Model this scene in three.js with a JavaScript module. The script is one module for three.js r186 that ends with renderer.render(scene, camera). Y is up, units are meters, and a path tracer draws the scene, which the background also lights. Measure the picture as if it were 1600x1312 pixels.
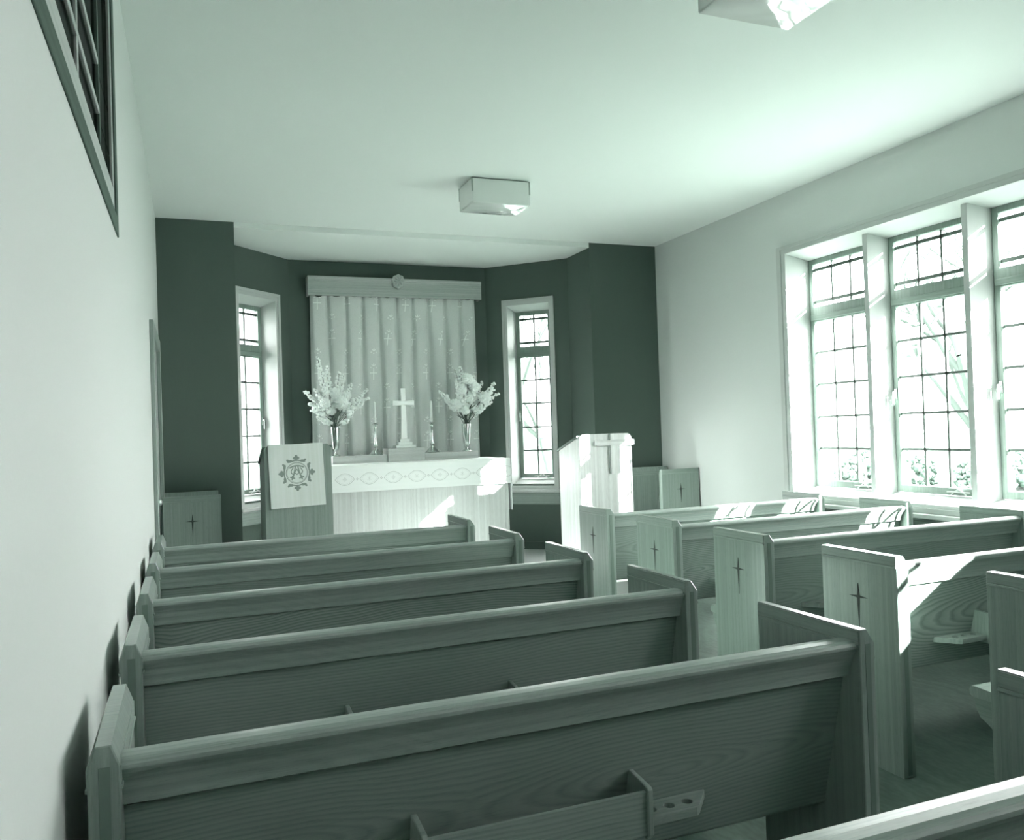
import * as THREE from 'three';
import { RoundedBoxGeometry } from 'three/addons/geometries/RoundedBoxGeometry.js';
import { mergeGeometries } from 'three/addons/utils/BufferGeometryUtils.js';
import { ImprovedNoise } from 'three/addons/math/ImprovedNoise.js';

// ---------------------------------------------------------------- camera, sky, sun, exposure
const scene = new THREE.Scene();
const EYE = [0.1941, 1.4671, 7.6235], YAW = 0.3759, PITCH = 0.0121, ROLL = -0.0332, FOCAL = 1292.73;
const camera = new THREE.PerspectiveCamera(2 * Math.atan(656 / FOCAL) * 180 / Math.PI, 1600 / 1312, 0.05, 400);
{
  const cy = Math.cos(YAW), sy = Math.sin(YAW), cp = Math.cos(PITCH), sp = Math.sin(PITCH), cr = Math.cos(ROLL), sr = Math.sin(ROLL);
  const V = (a) => new THREE.Vector3(...a);
  const f0 = V([sy, 0, -cy]), r0 = V([cy, 0, sy]), u0 = V([0, 1, 0]);
  const f = f0.clone().multiplyScalar(cp).addScaledVector(u0, sp), u = u0.clone().multiplyScalar(cp).addScaledVector(f0, -sp);
  const r = r0.clone().multiplyScalar(cr).addScaledVector(u, sr), u2 = u.clone().multiplyScalar(cr).addScaledVector(r0, -sr);
  const m = new THREE.Matrix4().makeBasis(r, u2, f.clone().negate());
  camera.quaternion.setFromRotationMatrix(m);
  camera.position.set(...EYE);
}
scene.background = new THREE.Color().setRGB(0.99, 1.0, 0.99);
scene.backgroundIntensity = 0.78;
const SUN = new THREE.Vector3(1, 0.78, 1.39).normalize();
const sun = new THREE.DirectionalLight(new THREE.Color().setRGB(0.99, 1.0, 0.985), 5.6);
sun.name = 'sun';
sun.position.copy(SUN).multiplyScalar(40).add(new THREE.Vector3(2.5, 1, 3));
sun.target.position.set(2.5, 1, 3);
sun.castShadow = true;
sun.shadow.mapSize.set(4096, 4096);
Object.assign(sun.shadow.camera, { left: -9, right: 9, top: 9, bottom: -9, near: 5, far: 80 });
scene.add(sun, sun.target);
const renderer = new THREE.WebGLRenderer({ antialias: true });
renderer.toneMapping = THREE.LinearToneMapping;
renderer.toneMappingExposure = 36.0;
renderer.shadowMap.enabled = true;

// ---------------------------------------------------------------- helpers
const PI = Math.PI;
function rng(seed) { let s = seed >>> 0; return () => { s = (s + 0x6d2b79f5) | 0; let t = Math.imul(s ^ (s >>> 15), 1 | s); t = (t + Math.imul(t ^ (t >>> 7), 61 | t)) ^ t; return ((t ^ (t >>> 14)) >>> 0) / 4294967296; }; }
const perlin = new ImprovedNoise();
const noise = (x, y = 0, z = 0) => perlin.noise(x + 11.3, y + 7.7, z + 3.1);
const lerp = THREE.MathUtils.lerp, clamp = THREE.MathUtils.clamp, smooth = THREE.MathUtils.smoothstep;
// the print's single hue: a grey of linear value l with a green cast that deepens towards black
function tint(l) { const k = 0.055 + 0.255 * (1 - smooth(l, 0.08, 0.55)); return [l * (1 - k), l * (1 + 0.1 * k), l * (1 - 0.5 * k)]; }
const T = (l) => new THREE.Color().setRGB(...tint(l));
const used = new Map();
function numbered(name) { const n = used.get(name) ?? 0; used.set(name, n + 1); return n ? name + '_' + String(n).padStart(3, '0') : name; }
function shadowed(o) { o.castShadow = true; o.receiveShadow = true; return o; }
function part(name, geo, mat, parent) { const m = shadowed(new THREE.Mesh(geo, mat)); m.name = name; parent.add(m); return m; }
function tag(o, label, category, group, kind) { if (label) o.userData.label = label; if (category) o.userData.category = category; if (group) o.userData.group = group; if (kind) o.userData.kind = kind; return o; }
function thing(name, label, category, pos = [0, 0, 0], turn = 0, group) { const o = new THREE.Group(); o.name = numbered(name); o.position.set(...pos); o.rotation.y = turn; scene.add(o); return tag(o, label, category, group); }
function solo(name, geo, mat, label, category, pos = [0, 0, 0], group, kind) { const m = shadowed(new THREE.Mesh(geo, mat)); m.name = numbered(name); m.position.set(...pos); scene.add(m); return tag(m, label, category, group, kind); }
function struct(name, geo, mat, label, pos = [0, 0, 0]) { const m = shadowed(new THREE.Mesh(geo, mat)); m.name = name; m.position.set(...pos); scene.add(m); return tag(m, label, null, null, 'structure'); }
function dup(src, pos, turn, label, group) { const c = src.clone(); c.name = numbered(src.name.replace(/_\d{3}$/, '')); c.position.set(...pos); c.rotation.y = turn; c.userData = { ...src.userData }; if (label) c.userData.label = label; if (group) c.userData.group = group; scene.add(c); return c; }

// box between two corners, edges rounded by r
function box(x0, x1, y0, y1, z0, z1, r = 0.003, seg = 1) {
  const w = x1 - x0, h = y1 - y0, d = z1 - z0;
  const g = r > 0 ? new RoundedBoxGeometry(w, h, d, seg, Math.min(r, w / 2.01, h / 2.01, d / 2.01)) : new THREE.BoxGeometry(w, h, d);
  g.translate((x0 + x1) / 2, (y0 + y1) / 2, (z0 + z1) / 2);
  return g.index ? g.toNonIndexed() : g;
}
const plain = (g) => (g.index ? g.toNonIndexed() : g);
// polygon swept along an axis: 'x' takes points (z, y), 'y' takes (x, z), 'z' takes (x, y); holes are lists of points
function prism(points, axis, a, b, bevel = 0, holes = [], curveSegments = 12) {
  const shape = points instanceof THREE.Shape ? points : new THREE.Shape(points.map((p) => new THREE.Vector2(...p)));
  for (const h of holes) shape.holes.push(new THREE.Path(h.map((p) => new THREE.Vector2(...p))));
  const g = new THREE.ExtrudeGeometry(shape, { depth: b - a - 2 * bevel, bevelEnabled: bevel > 0, bevelSize: bevel, bevelThickness: bevel, bevelOffset: -bevel, bevelSegments: 1, steps: 1, curveSegments });
  g.translate(0, 0, a + bevel);
  const M = new THREE.Matrix4();
  if (axis === 'x') M.set(0, 0, 1, 0, 0, 1, 0, 0, 1, 0, 0, 0, 0, 0, 0, 1);
  if (axis === 'y') M.set(1, 0, 0, 0, 0, 0, 1, 0, 0, 1, 0, 0, 0, 0, 0, 1);
  g.applyMatrix4(M);
  if (M.determinant() < 0) flip(g);
  g.clearGroups();
  return g;
}
function flip(g) { for (const k of Object.keys(g.attributes)) { const a = g.attributes[k], s = a.itemSize, r = a.array; for (let i = 0; i < r.length; i += 3 * s) for (let c = 0; c < s; c++) { const t = r[i + s + c]; r[i + s + c] = r[i + 2 * s + c]; r[i + 2 * s + c] = t; } } }
const join = (...gs) => mergeGeometries(gs.map((g) => { const n = g.index ? g.toNonIndexed() : g; n.clearGroups(); for (const k of Object.keys(n.attributes)) if (!['position', 'normal', 'uv'].includes(k)) n.deleteAttribute(k); return n; }), false);
const rect = (a0, a1, b0, b1) => [[a0, b0], [a1, b0], [a1, b1], [a0, b1]];
// uv in metres / size, the first coordinate along the grain axis
let seedUV = 0;
function grain(g, axis, su = 1.9, sv = 0.62, at) {
  const p = g.attributes.position, n = g.attributes.normal, uv = new Float32Array(p.count * 2), ou = at ? at[0] : (seedUV * 0.377) % 2, ov = at ? at[1] : (seedUV * 0.611) % 2; seedUV++;
  const A = { x: 0, y: 1, z: 2 }[axis], P = [0, 0, 0], N = [0, 0, 0];
  for (let i = 0; i < p.count; i++) {
    P[0] = p.getX(i); P[1] = p.getY(i); P[2] = p.getZ(i); N[0] = Math.abs(n.getX(i)); N[1] = Math.abs(n.getY(i)); N[2] = Math.abs(n.getZ(i));
    const others = [0, 1, 2].filter((k) => k !== A), end = N[A] > Math.max(N[others[0]], N[others[1]]);
    const v = end ? others[1] : N[others[0]] > N[others[1]] ? others[1] : others[0];
    uv[2 * i] = ((end ? P[others[0]] : P[A]) / su) + ou; uv[2 * i + 1] = P[v] / sv + ov;
  }
  g.setAttribute('uv', new THREE.BufferAttribute(uv, 2));
  return g;
}
function lathe(points, seg = 24) { return new THREE.LatheGeometry(points.map((p) => new THREE.Vector2(...p)), seg); }

// ---------------------------------------------------------------- procedural textures
const srgb = (c) => Math.round(255 * clamp(c <= 0.0031308 ? c * 12.92 : 1.055 * Math.pow(c, 1 / 2.4) - 0.055, 0, 1));
function field(w, h, fn, wrap = THREE.MirroredRepeatWrapping, color = true) {
  const d = new Uint8Array(w * h * 4);
  for (let y = 0; y < h; y++) for (let x = 0; x < w; x++) {
    const v = fn(x / w, y / h), o = (y * w + x) * 4, c = color ? tint(v) : [v, v, v];
    for (let k = 0; k < 3; k++) d[o + k] = color ? srgb(c[k]) : Math.round(255 * clamp(v, 0, 1));
    d[o + 3] = 255;
  }
  const t = new THREE.DataTexture(d, w, h); t.magFilter = THREE.LinearFilter; t.minFilter = THREE.LinearMipmapLinearFilter; t.generateMipmaps = true;
  t.wrapS = t.wrapT = wrap; if (color) t.colorSpace = THREE.SRGBColorSpace; t.needsUpdate = true;
  return t;
}
// oak: u runs 1.9 m along the grain, v 0.62 m across
function oak(base, seed, flame, strong = 1) {
  return field(1024, 512, (u, v) => {
    const U = u * 1.9, V = v * 0.62, s = seed * 17.3;
    const centre = 0.31 + 0.07 * noise(U * 0.9, s), dv = V - centre + 0.010 * noise(U * 2.5, V * 7, s);
    const saw = Math.abs(((U / 0.95 + 0.3 + s) % 2) - 1), depth = 0.015 + 0.10 * saw + 0.018 * noise(U * 4, V * 5, s + 9);
    const r = Math.sqrt(dv * dv + depth * depth) + 0.0025 * noise(U * 11, V * 40, s);
    const ph = ((r + 10) / (0.011 + 0.0 * U)) % 1, ring = ph < 0.62 ? Math.pow(1 - ph / 0.62, 0.5) : Math.pow((ph - 0.62) / 0.38, 2);
    const straight = 0.5 + 0.5 * noise(U * 0.5, V * 70, s + 2) + 0.25 * noise(U * 0.8, V * 230, s + 3);
    const pore = 0.5 + 0.5 * noise(U * 22, V * 420, s + 4);
    const blotch = noise(U * 1.6, V * 4, s + 6);
    const f = lerp(straight, ring, flame);
    return base * (0.86 + 0.24 * strong * (f - 0.4) - 0.08 * (pore < 0.34 ? 1 : 0) + 0.07 * (straight - 0.5) + 0.10 * blotch);
  });
}
const WOOD = 0.35;
const oakFlame = oak(WOOD, 1, 0.85), oakPlain = oak(WOOD * 1.1, 2, 0.3), oakFine = oak(WOOD, 3, 0.08), oakDarkTex = oak(0.15, 4, 0.15), oakBlondGlare = oak(0.66, 8, 0.12);  // blond oak is partly wood tone, partly painted sun and flare
const oakBold = oak(WOOD, 13, 1, 1.75);
const shifted = (t, u, v) => { const c = t.clone(); c.offset.set(u, v); c.needsUpdate = true; return c; };
const wood = (map, roughness = 0.42, extra = {}) => new THREE.MeshPhysicalMaterial({ map, roughness, ...extra });
const flat = (l, roughness = 0.8, extra = {}) => new THREE.MeshPhysicalMaterial({ color: T(l), roughness, ...extra });
const paintBump = field(256, 256, (u, v) => 0.5 + 0.25 * noise(u * 40, v * 40) + 0.25 * noise(u * 90, v * 90, 4), THREE.RepeatWrapping, false);
function canvasMap(w, h, draw) { const c = document.createElement('canvas'); c.width = w; c.height = h; draw(c.getContext('2d'), w, h); const t = new THREE.CanvasTexture(c); t.colorSpace = THREE.SRGBColorSpace; t.wrapS = t.wrapT = THREE.RepeatWrapping; t.anisotropy = 8; return t; }
const css = (l) => { const c = tint(l).map(srgb); return `rgb(${c[0]},${c[1]},${c[2]})`; };

const linoleum = field(1024, 1024, (u, v) => { const w = noise(u * 5, v * 5), q = noise(u * 9 + 2 * w, v * 30 + 3 * w, 2), f = noise(u * 60, v * 130, 5); return 0.16 + 0.05 * q + 0.04 * f + 0.05 * noise(u * 2, v * 2, 8); });
const M = {
  back: wood(oakFlame, 0.4), rail: wood(oakPlain, 0.42), end: wood(oakFine, 0.28, { clearcoat: 0.35, clearcoatRoughness: 0.2 }), seat: wood(oakPlain, 0.38), backs: [[oakFlame, 0, 0], [oakFlame, 0.37, 0.03], [oakFlame, 0.71, 0.52], [oakBold, 0.12, 0], [oakFlame, 1.13, 0.08], [oakBold, 0.55, 0.1]].map(([t, u, v]) => wood(shifted(t, u, v), 0.4)),
  dark: wood(oakDarkTex, 0.4), blondGlare: wood(oakBlondGlare, 0.45), trim: wood(oakFine, 0.32), light: wood(oak(0.5, 11, 0.12), 0.45),
  inlay: flat(0.045, 0.6), edge: flat(0.20, 0.6),
  wall: flat(0.64, 0.62, { bumpMap: paintBump, bumpScale: 0.0006 }), ceiling: flat(0.85, 0.9, { bumpMap: paintBump, bumpScale: 0.0004 }), darkWall: flat(0.11, 0.75, { bumpMap: paintBump, bumpScale: 0.0006 }),
  white: flat(0.68, 0.5), stone: flat(0.52, 0.7), darkShadeOak: wood(oakDarkTex, 0.9, { specularIntensity: 0.3 }), floor: new THREE.MeshPhysicalMaterial({ map: linoleum, roughness: 0.35 }), carpet: flat(0.5, 0.9),
  sash: wood(oak(0.27, 6, 0.1), 0.5), lead: flat(0.10, 0.5), bronze: flat(0.35, 0.35, { metalness: 0.8 }),
  glass: new THREE.MeshPhysicalMaterial({ color: 0xffffff, transmission: 1, thickness: 0, roughness: 0, ior: 1.5 }),
  brass: new THREE.MeshPhysicalMaterial({ color: T(0.88), metalness: 0.8, roughness: 0.36 }), silver: new THREE.MeshPhysicalMaterial({ color: T(0.75), metalness: 1, roughness: 0.12 }),
  dullGlass: new THREE.MeshPhysicalMaterial({ color: T(0.35), transmission: 1, thickness: 0, roughness: 0.05, ior: 1.5, specularIntensity: 0.15 }),
  wax: flat(0.93, 0.45), linen: flat(0.88, 0.85, { sheen: 0.2, sheenColor: T(0.6), sheenRoughness: 0.6 }),
  opal: flat(0.72, 0.08, { clearcoat: 1, clearcoatRoughness: 0.02, ior: 1.5 }),
  petal: flat(0.92, 0.7), stem: flat(0.10, 0.7), leaf: flat(0.13, 0.6),
  bark: flat(0.045, 0.95), hedge: flat(0.11, 0.95), ground: flat(0.08, 0.95),
};

// ---------------------------------------------------------------- room numbers (metres)
const W = 4.908, H = 3.375, HB = 3.325, BACK = 10.2, BZ = -1.24, PL = 0.634, PR = 4.12, PLAT = 0.135;
const LX = (z) => -0.0058 * z;   // the left wall runs very slightly out of square

// floor, platform
{
  const g = box(-0.4, W + 0.3, -0.25, 0, -0.2, BACK + 0.3, 0); grain(g, 'z', 2.2, 2.2);
  struct('floor', g, M.floor, 'pale marbled linoleum floor under the pews');
  const p = prism([[0, 0], [0, 1.32], [W, 1.32], [W, -0.0], [PR, 0], [PR, -0.53], [3.415, BZ], [1.237, BZ], [PL, -0.64], [PL, 0]], 'y', 0, PLAT, 0.004);
  struct('floor_platform', p, M.carpet, 'raised platform step that carries altar and pulpit');
}
// ceiling
struct('ceiling', box(-0.4, W + 0.3, H, H + 0.25, 0, BACK + 0.3, 0), M.ceiling, 'plain white plaster ceiling');
struct('ceiling_apse', prism([[PL - 0.3, -0.001], [W, -0.001], [W, BZ - 0.3], [PL - 0.3, BZ - 0.3]], 'y', HB, H + 0.25), M.ceiling, 'lower white plaster ceiling over the altar bay');
// piers and apse walls
struct('wall_back_left', box(-0.35, PL, 0, H, -0.64, 0, 0), M.darkWall, 'dark painted pier beside the altar bay by the plain wall');
struct('wall_back_right', box(PR, W + 0.3, 0, H, -0.53, 0, 0), M.darkWall, 'dark painted pier beside the altar bay by the window wall');
struct('wall_apse_back', box(1.05, 3.6, 0, HB, BZ - 0.3, BZ, 0), M.darkWall, 'dark painted wall behind the altar curtain');
struct('wall_rear', box(-0.4, W + 0.3, 0, H, BACK, BACK + 0.3, 0), M.darkWall, 'dark rear wall');  // unseen wall, its dark tone set to cut fill light on pew backs

// a wall in its own frame: local x along the wall, y up, z out into the room
function wallWithHoles(name, x0, x1, h, thick, holes, mat, label, pos, turn) {
  const g = prism(rect(x0, x1, 0, h), 'z', -thick, 0, 0, holes.map(([a, b, c, d]) => rect(a, b, c, d)));
  const o = struct(name, g, mat, label, pos); o.rotation.y = turn; return o;
}
const RT = [W, 0, 0], RTURN = -PI / 2;                 // right wall: local x = world z
const GROUP2 = { a: 7.2, b: 8.42, y0: 2.1, y1: 3.22 };
wallWithHoles('wall_right', -0.5, BACK + 0.3, H, 0.3, [[2.0, 4.59, 0.86, 2.90], [GROUP2.a, GROUP2.b, GROUP2.y0, GROUP2.y1]], M.wall, 'pale painted wall with the big windows', RT, RTURN);
const LPOS = [0, 0, 0], LTURN = PI / 2 - 0.0058;                // left wall: local x = -world z
wallWithHoles('wall_left', -BACK - 0.3, 0.3, H, 0.25, [[-6.1, -4.30, 2.30, 3.26], [-1.60, -0.58, 0, 2.17]], M.wall, 'pale painted wall with a high inner window', LPOS, LTURN);
const AR = [3.415, 0, BZ], ARL = 0.997, AL = [PL, 0, -0.637], ALL = 0.853;
wallWithHoles('wall_apse_right', -0.0, ARL + 0.02, HB, 0.3, [[0.265, 0.77, 0.86, 2.87]], M.darkWall, 'dark angled wall of the altar bay by the pulpit', AR, -PI / 4);
wallWithHoles('wall_apse_left', -0.02, ALL, HB, 0.3, [[ALL - 0.77, ALL - 0.235, 0.86, 2.87]], M.darkWall, 'dark angled wall of the altar bay by the lectern', AL, PI / 4);
// baseboards
{
  const b = (name, x0, x1, pos, turn, m) => { const g = grain(box(x0, x1, 0, 0.085, -0.002, 0.014, 0.003), 'x'); const o = struct(name, g, m, null, pos); o.rotation.y = turn; };
  b('baseboard_apse_right', 0, ARL, [AR[0], PLAT, AR[2]], -PI / 4, M.darkWall);
  b('baseboard_apse_left', 0, ALL, [AL[0], PLAT, AL[2]], PI / 4, M.darkWall);
  b('baseboard_back', 1.237, 3.415, [0, PLAT, BZ], 0, M.darkWall);
  b('baseboard_pier_left', 0, PL, [0, PLAT, 0], 0, M.darkWall);
  b('baseboard_pier_right', PR, W, [0, PLAT, 0], 0, M.darkWall);
  b('baseboard_right', 0.02, BACK, RT, RTURN, M.trim);
  b('baseboard_left', -BACK, -1.72, LPOS, LTURN, M.trim);
}

// ---------------------------------------------------------------- windows
// One casement light in the frame of its wall: oak frame with transom, lead bars and separate panes.
function sashLight(win, u0, u1, d, cols, hinge) {
  const fw = 0.047, y0 = 0.915, y1 = 2.806, tA = 2.284, tB = 2.408, gA = 0.967, gB = 2.763;
  const shape = rect(u0, u1, y0, y1);
  const s = part('sash', grain(prism(shape, 'z', -d - 0.045, -d, 0.004, [rect(u0 + fw, u1 - fw, gA, tA), rect(u0 + fw, u1 - fw, tB, gB)]), 'y'), M.sash, win);
  part('transom_rail', grain(box(u0 + 0.015, u1 - 0.015, tA + 0.012, tA + 0.055, -d - 0.01, -d + 0.012, 0.004), 'x'), M.sash, s);
  const a = u0 + fw, b = u1 - fw, w = (b - a) / cols, z0 = -d - 0.026, z1 = -d - 0.023;
  const rowsL = [gA, 1.23, 1.493, 1.763, 2.029, tA], rowsU = [tB, 2.452, 2.719, gB];
  const paneG = {}, pane = (x0, x1, ya, yb) => { const k = (x1 - x0).toFixed(4) + (yb - ya).toFixed(4); paneG[k] ??= box(-(x1 - x0) / 2, (x1 - x0) / 2, -(yb - ya) / 2, (yb - ya) / 2, -0.0015, 0.0015, 0); const p = part('pane', paneG[k], M.glass, s); p.position.set((x0 + x1) / 2, (ya + yb) / 2, (z0 + z1) / 2); };
  for (const rows of [rowsL, rowsU]) for (let r = 0; r + 1 < rows.length; r++) for (let c = 0; c < cols; c++) pane(a + c * w + 0.0025, a + (c + 1) * w - 0.0025, rows[r] + 0.003, rows[r + 1] - 0.003);
  const bar = (x0, x1, ya, yb) => part('glazing_bar', box(x0, x1, ya, yb, -d - 0.032, -d - 0.014, 0.002), M.lead, s);
  for (let c = 1; c < cols; c++) { bar(a + c * w - 0.009, a + c * w + 0.009, gA, tA); bar(a + c * w - 0.009, a + c * w + 0.009, tB, gB); }
  for (const y of rowsL.slice(1, -1)) bar(a, b, y - 0.0095, y + 0.0095);
  for (const y of rowsU.slice(1, -1)) bar(a, b, y - 0.0125, y + 0.0125);
  const hx = hinge > 0 ? u1 - fw / 2 : u0 + fw / 2;
  const handle = join(box(hx - 0.012, hx + 0.012, 1.60, 1.68, -d, -d + 0.008, 0.003), box(hx - 0.008, hx + 0.008, 1.56, 1.66, -d + 0.02, -d + 0.032, 0.004), new THREE.CylinderGeometry(0.007, 0.007, 0.03, 10).rotateX(PI / 2).translate(hx, 1.65, -d + 0.014));
  part('handle', handle, M.bronze, s);
  const sx = u1 - 0.17;
  const stay = join(box(sx - 0.09, sx + 0.09, 0.935, 0.945, -d + 0.002, -d + 0.014, 0.002), box(-0.06, 0.06, -0.004, 0.004, 0, 0.008, 0.001).rotateZ(0.6).translate(sx - 0.01, 0.955, -d + 0.004), box(-0.06, 0.06, -0.004, 0.004, 0.008, 0.016, 0.001).rotateZ(-0.6).translate(sx + 0.02, 0.955, -d + 0.004));
  part('stay', stay, M.white, s);
  return s;
}
// Stone surround of a window: casing boards, splayed reveals, sloping sill, stool and apron.
function surround(win, c, o, f, d, apron) {   // casing, opening and frame extents along the wall: [start, end]
  const yc = 2.93, yo = 2.872, yf = 2.806;
  const left = prism([[c[0], 0.02], [c[0], -0.02], [o[0] - 0.02, -0.02], [o[0] - 0.02, -0.29], [f[0], -0.29], [f[0], -d - 0.05], [f[0], -d], [o[0], 0.004], [o[0], 0.012], [(c[0] + o[0]) / 2, 0.012], [(c[0] + o[0]) / 2, 0.02]], 'y', 0.80, yc, 0.001);
  const right = prism([[c[1], 0.02], [(c[1] + o[1]) / 2, 0.02], [(c[1] + o[1]) / 2, 0.012], [o[1], 0.012], [o[1], 0.004], [f[1], -d], [f[1], -d - 0.05], [f[1], -0.29], [o[1] + 0.02, -0.29], [o[1] + 0.02, -0.02], [c[1], -0.02]], 'y', 0.80, yc, 0.001);
  part('jamb', left, M.stone, win); part('jamb', right, M.stone, win);
  part('head', prism([[0.021, yc], [0.021, (yc + yo) / 2], [0.013, (yc + yo) / 2], [0.013, yo - 0.008], [0.004, yo - 0.012], [-d, yf], [-0.29, yf], [-0.29, yo + 0.02], [-0.02, yo + 0.02], [-0.02, yc]], 'x', c[0] + 0.0005, c[1] - 0.0005, 0.001), M.stone, win);
  part('sill', prism([[0.012, 0.80], [0.012, 0.835], [-d + 0.0, 0.912], [-0.32, 0.90], [-0.32, 0.862], [-0.001, 0.862], [-0.001, 0.80]], 'x', c[0] + 0.001, c[1] - 0.001, 0.001), M.stone, win);
  part('stool', grain(box(c[0] - 0.02, c[1] + 0.02, 0.768, 0.80, -0.001, 0.055, 0.008, 2), 'x'), M.stone, win);
  if (apron) part('apron', grain(prism([[0, 0.635], [0, 0.768], [0.022, 0.768], [0.022, 0.75], [0.016, 0.745], [0.016, 0.655], [0.022, 0.65], [0.022, 0.635]], 'x', c[0], c[1], 0.001), 'x'), apron, win);
}
function windowGroup(name, label, pos, turn) { const g = new THREE.Group(); g.name = name; g.position.set(...pos); g.rotation.y = turn; scene.add(g); return tag(g, label, null, null, 'structure'); }
{
  const w = windowGroup('window_1', 'three-light leaded window in white stone beside the window-side pews', RT, RTURN);
  const F = [[2.085, 2.785], [2.935, 3.635], [3.785, 4.485]];
  surround(w, [1.95, 4.62], [2.05, 4.52], [2.085, 4.485], 0.2, M.dark);
  for (const u of [2.86, 3.71]) part('mullion', prism([[u - 0.022, -0.05], [u - 0.075, -0.2], [u - 0.075, -0.25], [u - 0.03, -0.29], [u + 0.03, -0.29], [u + 0.075, -0.25], [u + 0.075, -0.2], [u + 0.022, -0.05]], 'y', 0.85, 2.86, 0.002), M.stone, w);
  F.forEach(([a, b], i) => sashLight(w, a, b, 0.2, 3, i === 0 ? 1 : -1));
}
{
  const w = windowGroup('window_2', 'tall narrow leaded window between altar and pulpit', AR, -PI / 4);
  surround(w, [0.205, 0.827], [0.265, 0.77], [0.30, 0.735], 0.15, M.trim);
  sashLight(w, 0.30, 0.735, 0.15, 2, -1);
}
{
  const w = windowGroup('window_3', 'tall narrow leaded window partly hidden behind the dark pier', AL, PI / 4), k = ALL;
  surround(w, [k - 0.827, k - 0.17], [k - 0.77, k - 0.235], [k - 0.735, k - 0.27], 0.15, M.trim);
  sashLight(w, k - 0.735, k - 0.27, 0.15, 2, 1);
}
// high inner window in the left wall, looking into an unlit passage
{
  const w = windowGroup('window_4', 'high inner window with oak frame and dark glass above the pews', LPOS, LTURN), A = -6.1, B = -4.30;
  part('casing', grain(prism(rect(A - 0.09, B + 0.08, 2.235, 3.33), 'z', -0.001, 0.006, 0.002, [rect(A, B, 2.30, 3.26)]), 'x'), M.darkShadeOak, w);  // dark oak stands in for shade along the casing band
  part('frame', grain(prism(rect(A, B, 2.30, 3.26), 'z', -0.06, -0.0008, 0.002, [rect(A + 0.08, B - 0.03, 2.39, 3.17)]), 'x'), M.light, w);
  part('stile', grain(box(-4.772, -4.748, 2.391, 3.169, -0.02, -0.002, 0.002), 'y'), M.darkShadeOak, w);
  const a = A + 0.08, b = B - 0.03, ys = [2.39, 2.505, 2.66, 3.05, 3.17], xs = [a, -5.30, -4.76, b];
  for (let i = 0; i < 4; i++) for (let j = 0; j < 3; j++) part('pane', box(xs[j] + 0.003, xs[j + 1] - 0.003, ys[i] + 0.003, ys[i + 1] - 0.003, -0.0135, -0.0105, 0), M.dullGlass, w);
  for (const y of ys.slice(1, -1)) part('glazing_bar', box(a, -4.773, y - 0.011, y + 0.011, -0.02, -0.002, 0.003), M.light, w);
  for (const x of xs.slice(1, 2)) part('glazing_bar', box(x - 0.011, x + 0.011, 2.39, 3.17, -0.02, -0.003, 0.003), M.light, w);
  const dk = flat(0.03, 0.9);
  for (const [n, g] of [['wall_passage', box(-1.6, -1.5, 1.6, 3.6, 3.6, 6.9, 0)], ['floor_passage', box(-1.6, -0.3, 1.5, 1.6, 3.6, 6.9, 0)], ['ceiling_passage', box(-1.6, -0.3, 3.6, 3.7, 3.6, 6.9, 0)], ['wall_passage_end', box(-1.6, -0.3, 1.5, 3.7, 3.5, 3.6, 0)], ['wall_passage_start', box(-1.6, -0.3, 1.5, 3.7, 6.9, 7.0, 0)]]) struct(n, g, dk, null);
}
// high window farther back in the window wall
{
  const w = windowGroup('window_5', 'high window farther back in the window wall', RT, RTURN), G = GROUP2;
  part('frame', grain(prism(rect(G.a, G.b, G.y0, G.y1), 'z', -0.1, -0.05, 0.003, [rect(G.a + 0.04, G.b - 0.04, G.y0 + 0.04, G.y1 - 0.04)]), 'x'), M.sash, w);
  const a = G.a + 0.04, b = G.b - 0.04;
  part('pane', box(a, b, G.y0 + 0.04, 2.405, -0.077, -0.073, 0), M.glass, w); part('pane', box(a, b, 2.425, G.y1 - 0.04, -0.077, -0.073, 0), M.glass, w);
  part('glazing_bar', box(a, b, 2.39, 2.43, -0.09, -0.06, 0.003), M.sash, w);
  part('casing', prism(rect(G.a - 0.07, G.b + 0.07, G.y0 - 0.07, G.y1 + 0.07), 'z', -0.001, 0.02, 0.003, [rect(G.a, G.b, G.y0, G.y1)]), M.white, w);
}
// door in the left wall near the altar bay
{
  const d = windowGroup('door_1', 'painted door in the plain wall close to the dark pier', LPOS, LTURN);
  const U = [[-1.60, 0], [-1.60, 2.17], [-0.58, 2.17], [-0.58, 0], [-0.45, 0], [-0.45, 2.27], [-1.73, 2.27], [-1.73, 0]];
  part('casing', grain(prism(U, 'z', -0.001, 0.026, 0.004), 'y'), M.trim, d);
  part('door_leaf', grain(prism(rect(-1.595, -0.585, 0.006, 2.165), 'z', -0.09, -0.045, 0.003), 'y'), M.trim, d);
  for (const [a, b] of [[0.2, 0.95], [1.1, 2.0]]) part('door_panel', prism(rect(-1.45, -0.73, a, b), 'z', -0.046, -0.036, 0.004), M.trim, d);
  part('door_knob', new THREE.SphereGeometry(0.03, 16, 12).translate(-0.68, 1.0, -0.01), M.brass, d);
  part('backing', box(-1.6, -0.58, 0, 2.17, -0.249, -0.2, 0), M.dark, d);
}

// ---------------------------------------------------------------- pews
const ROW = (i) => 5.8867 - i * 0.8312, DEEP = 0.427;
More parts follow.
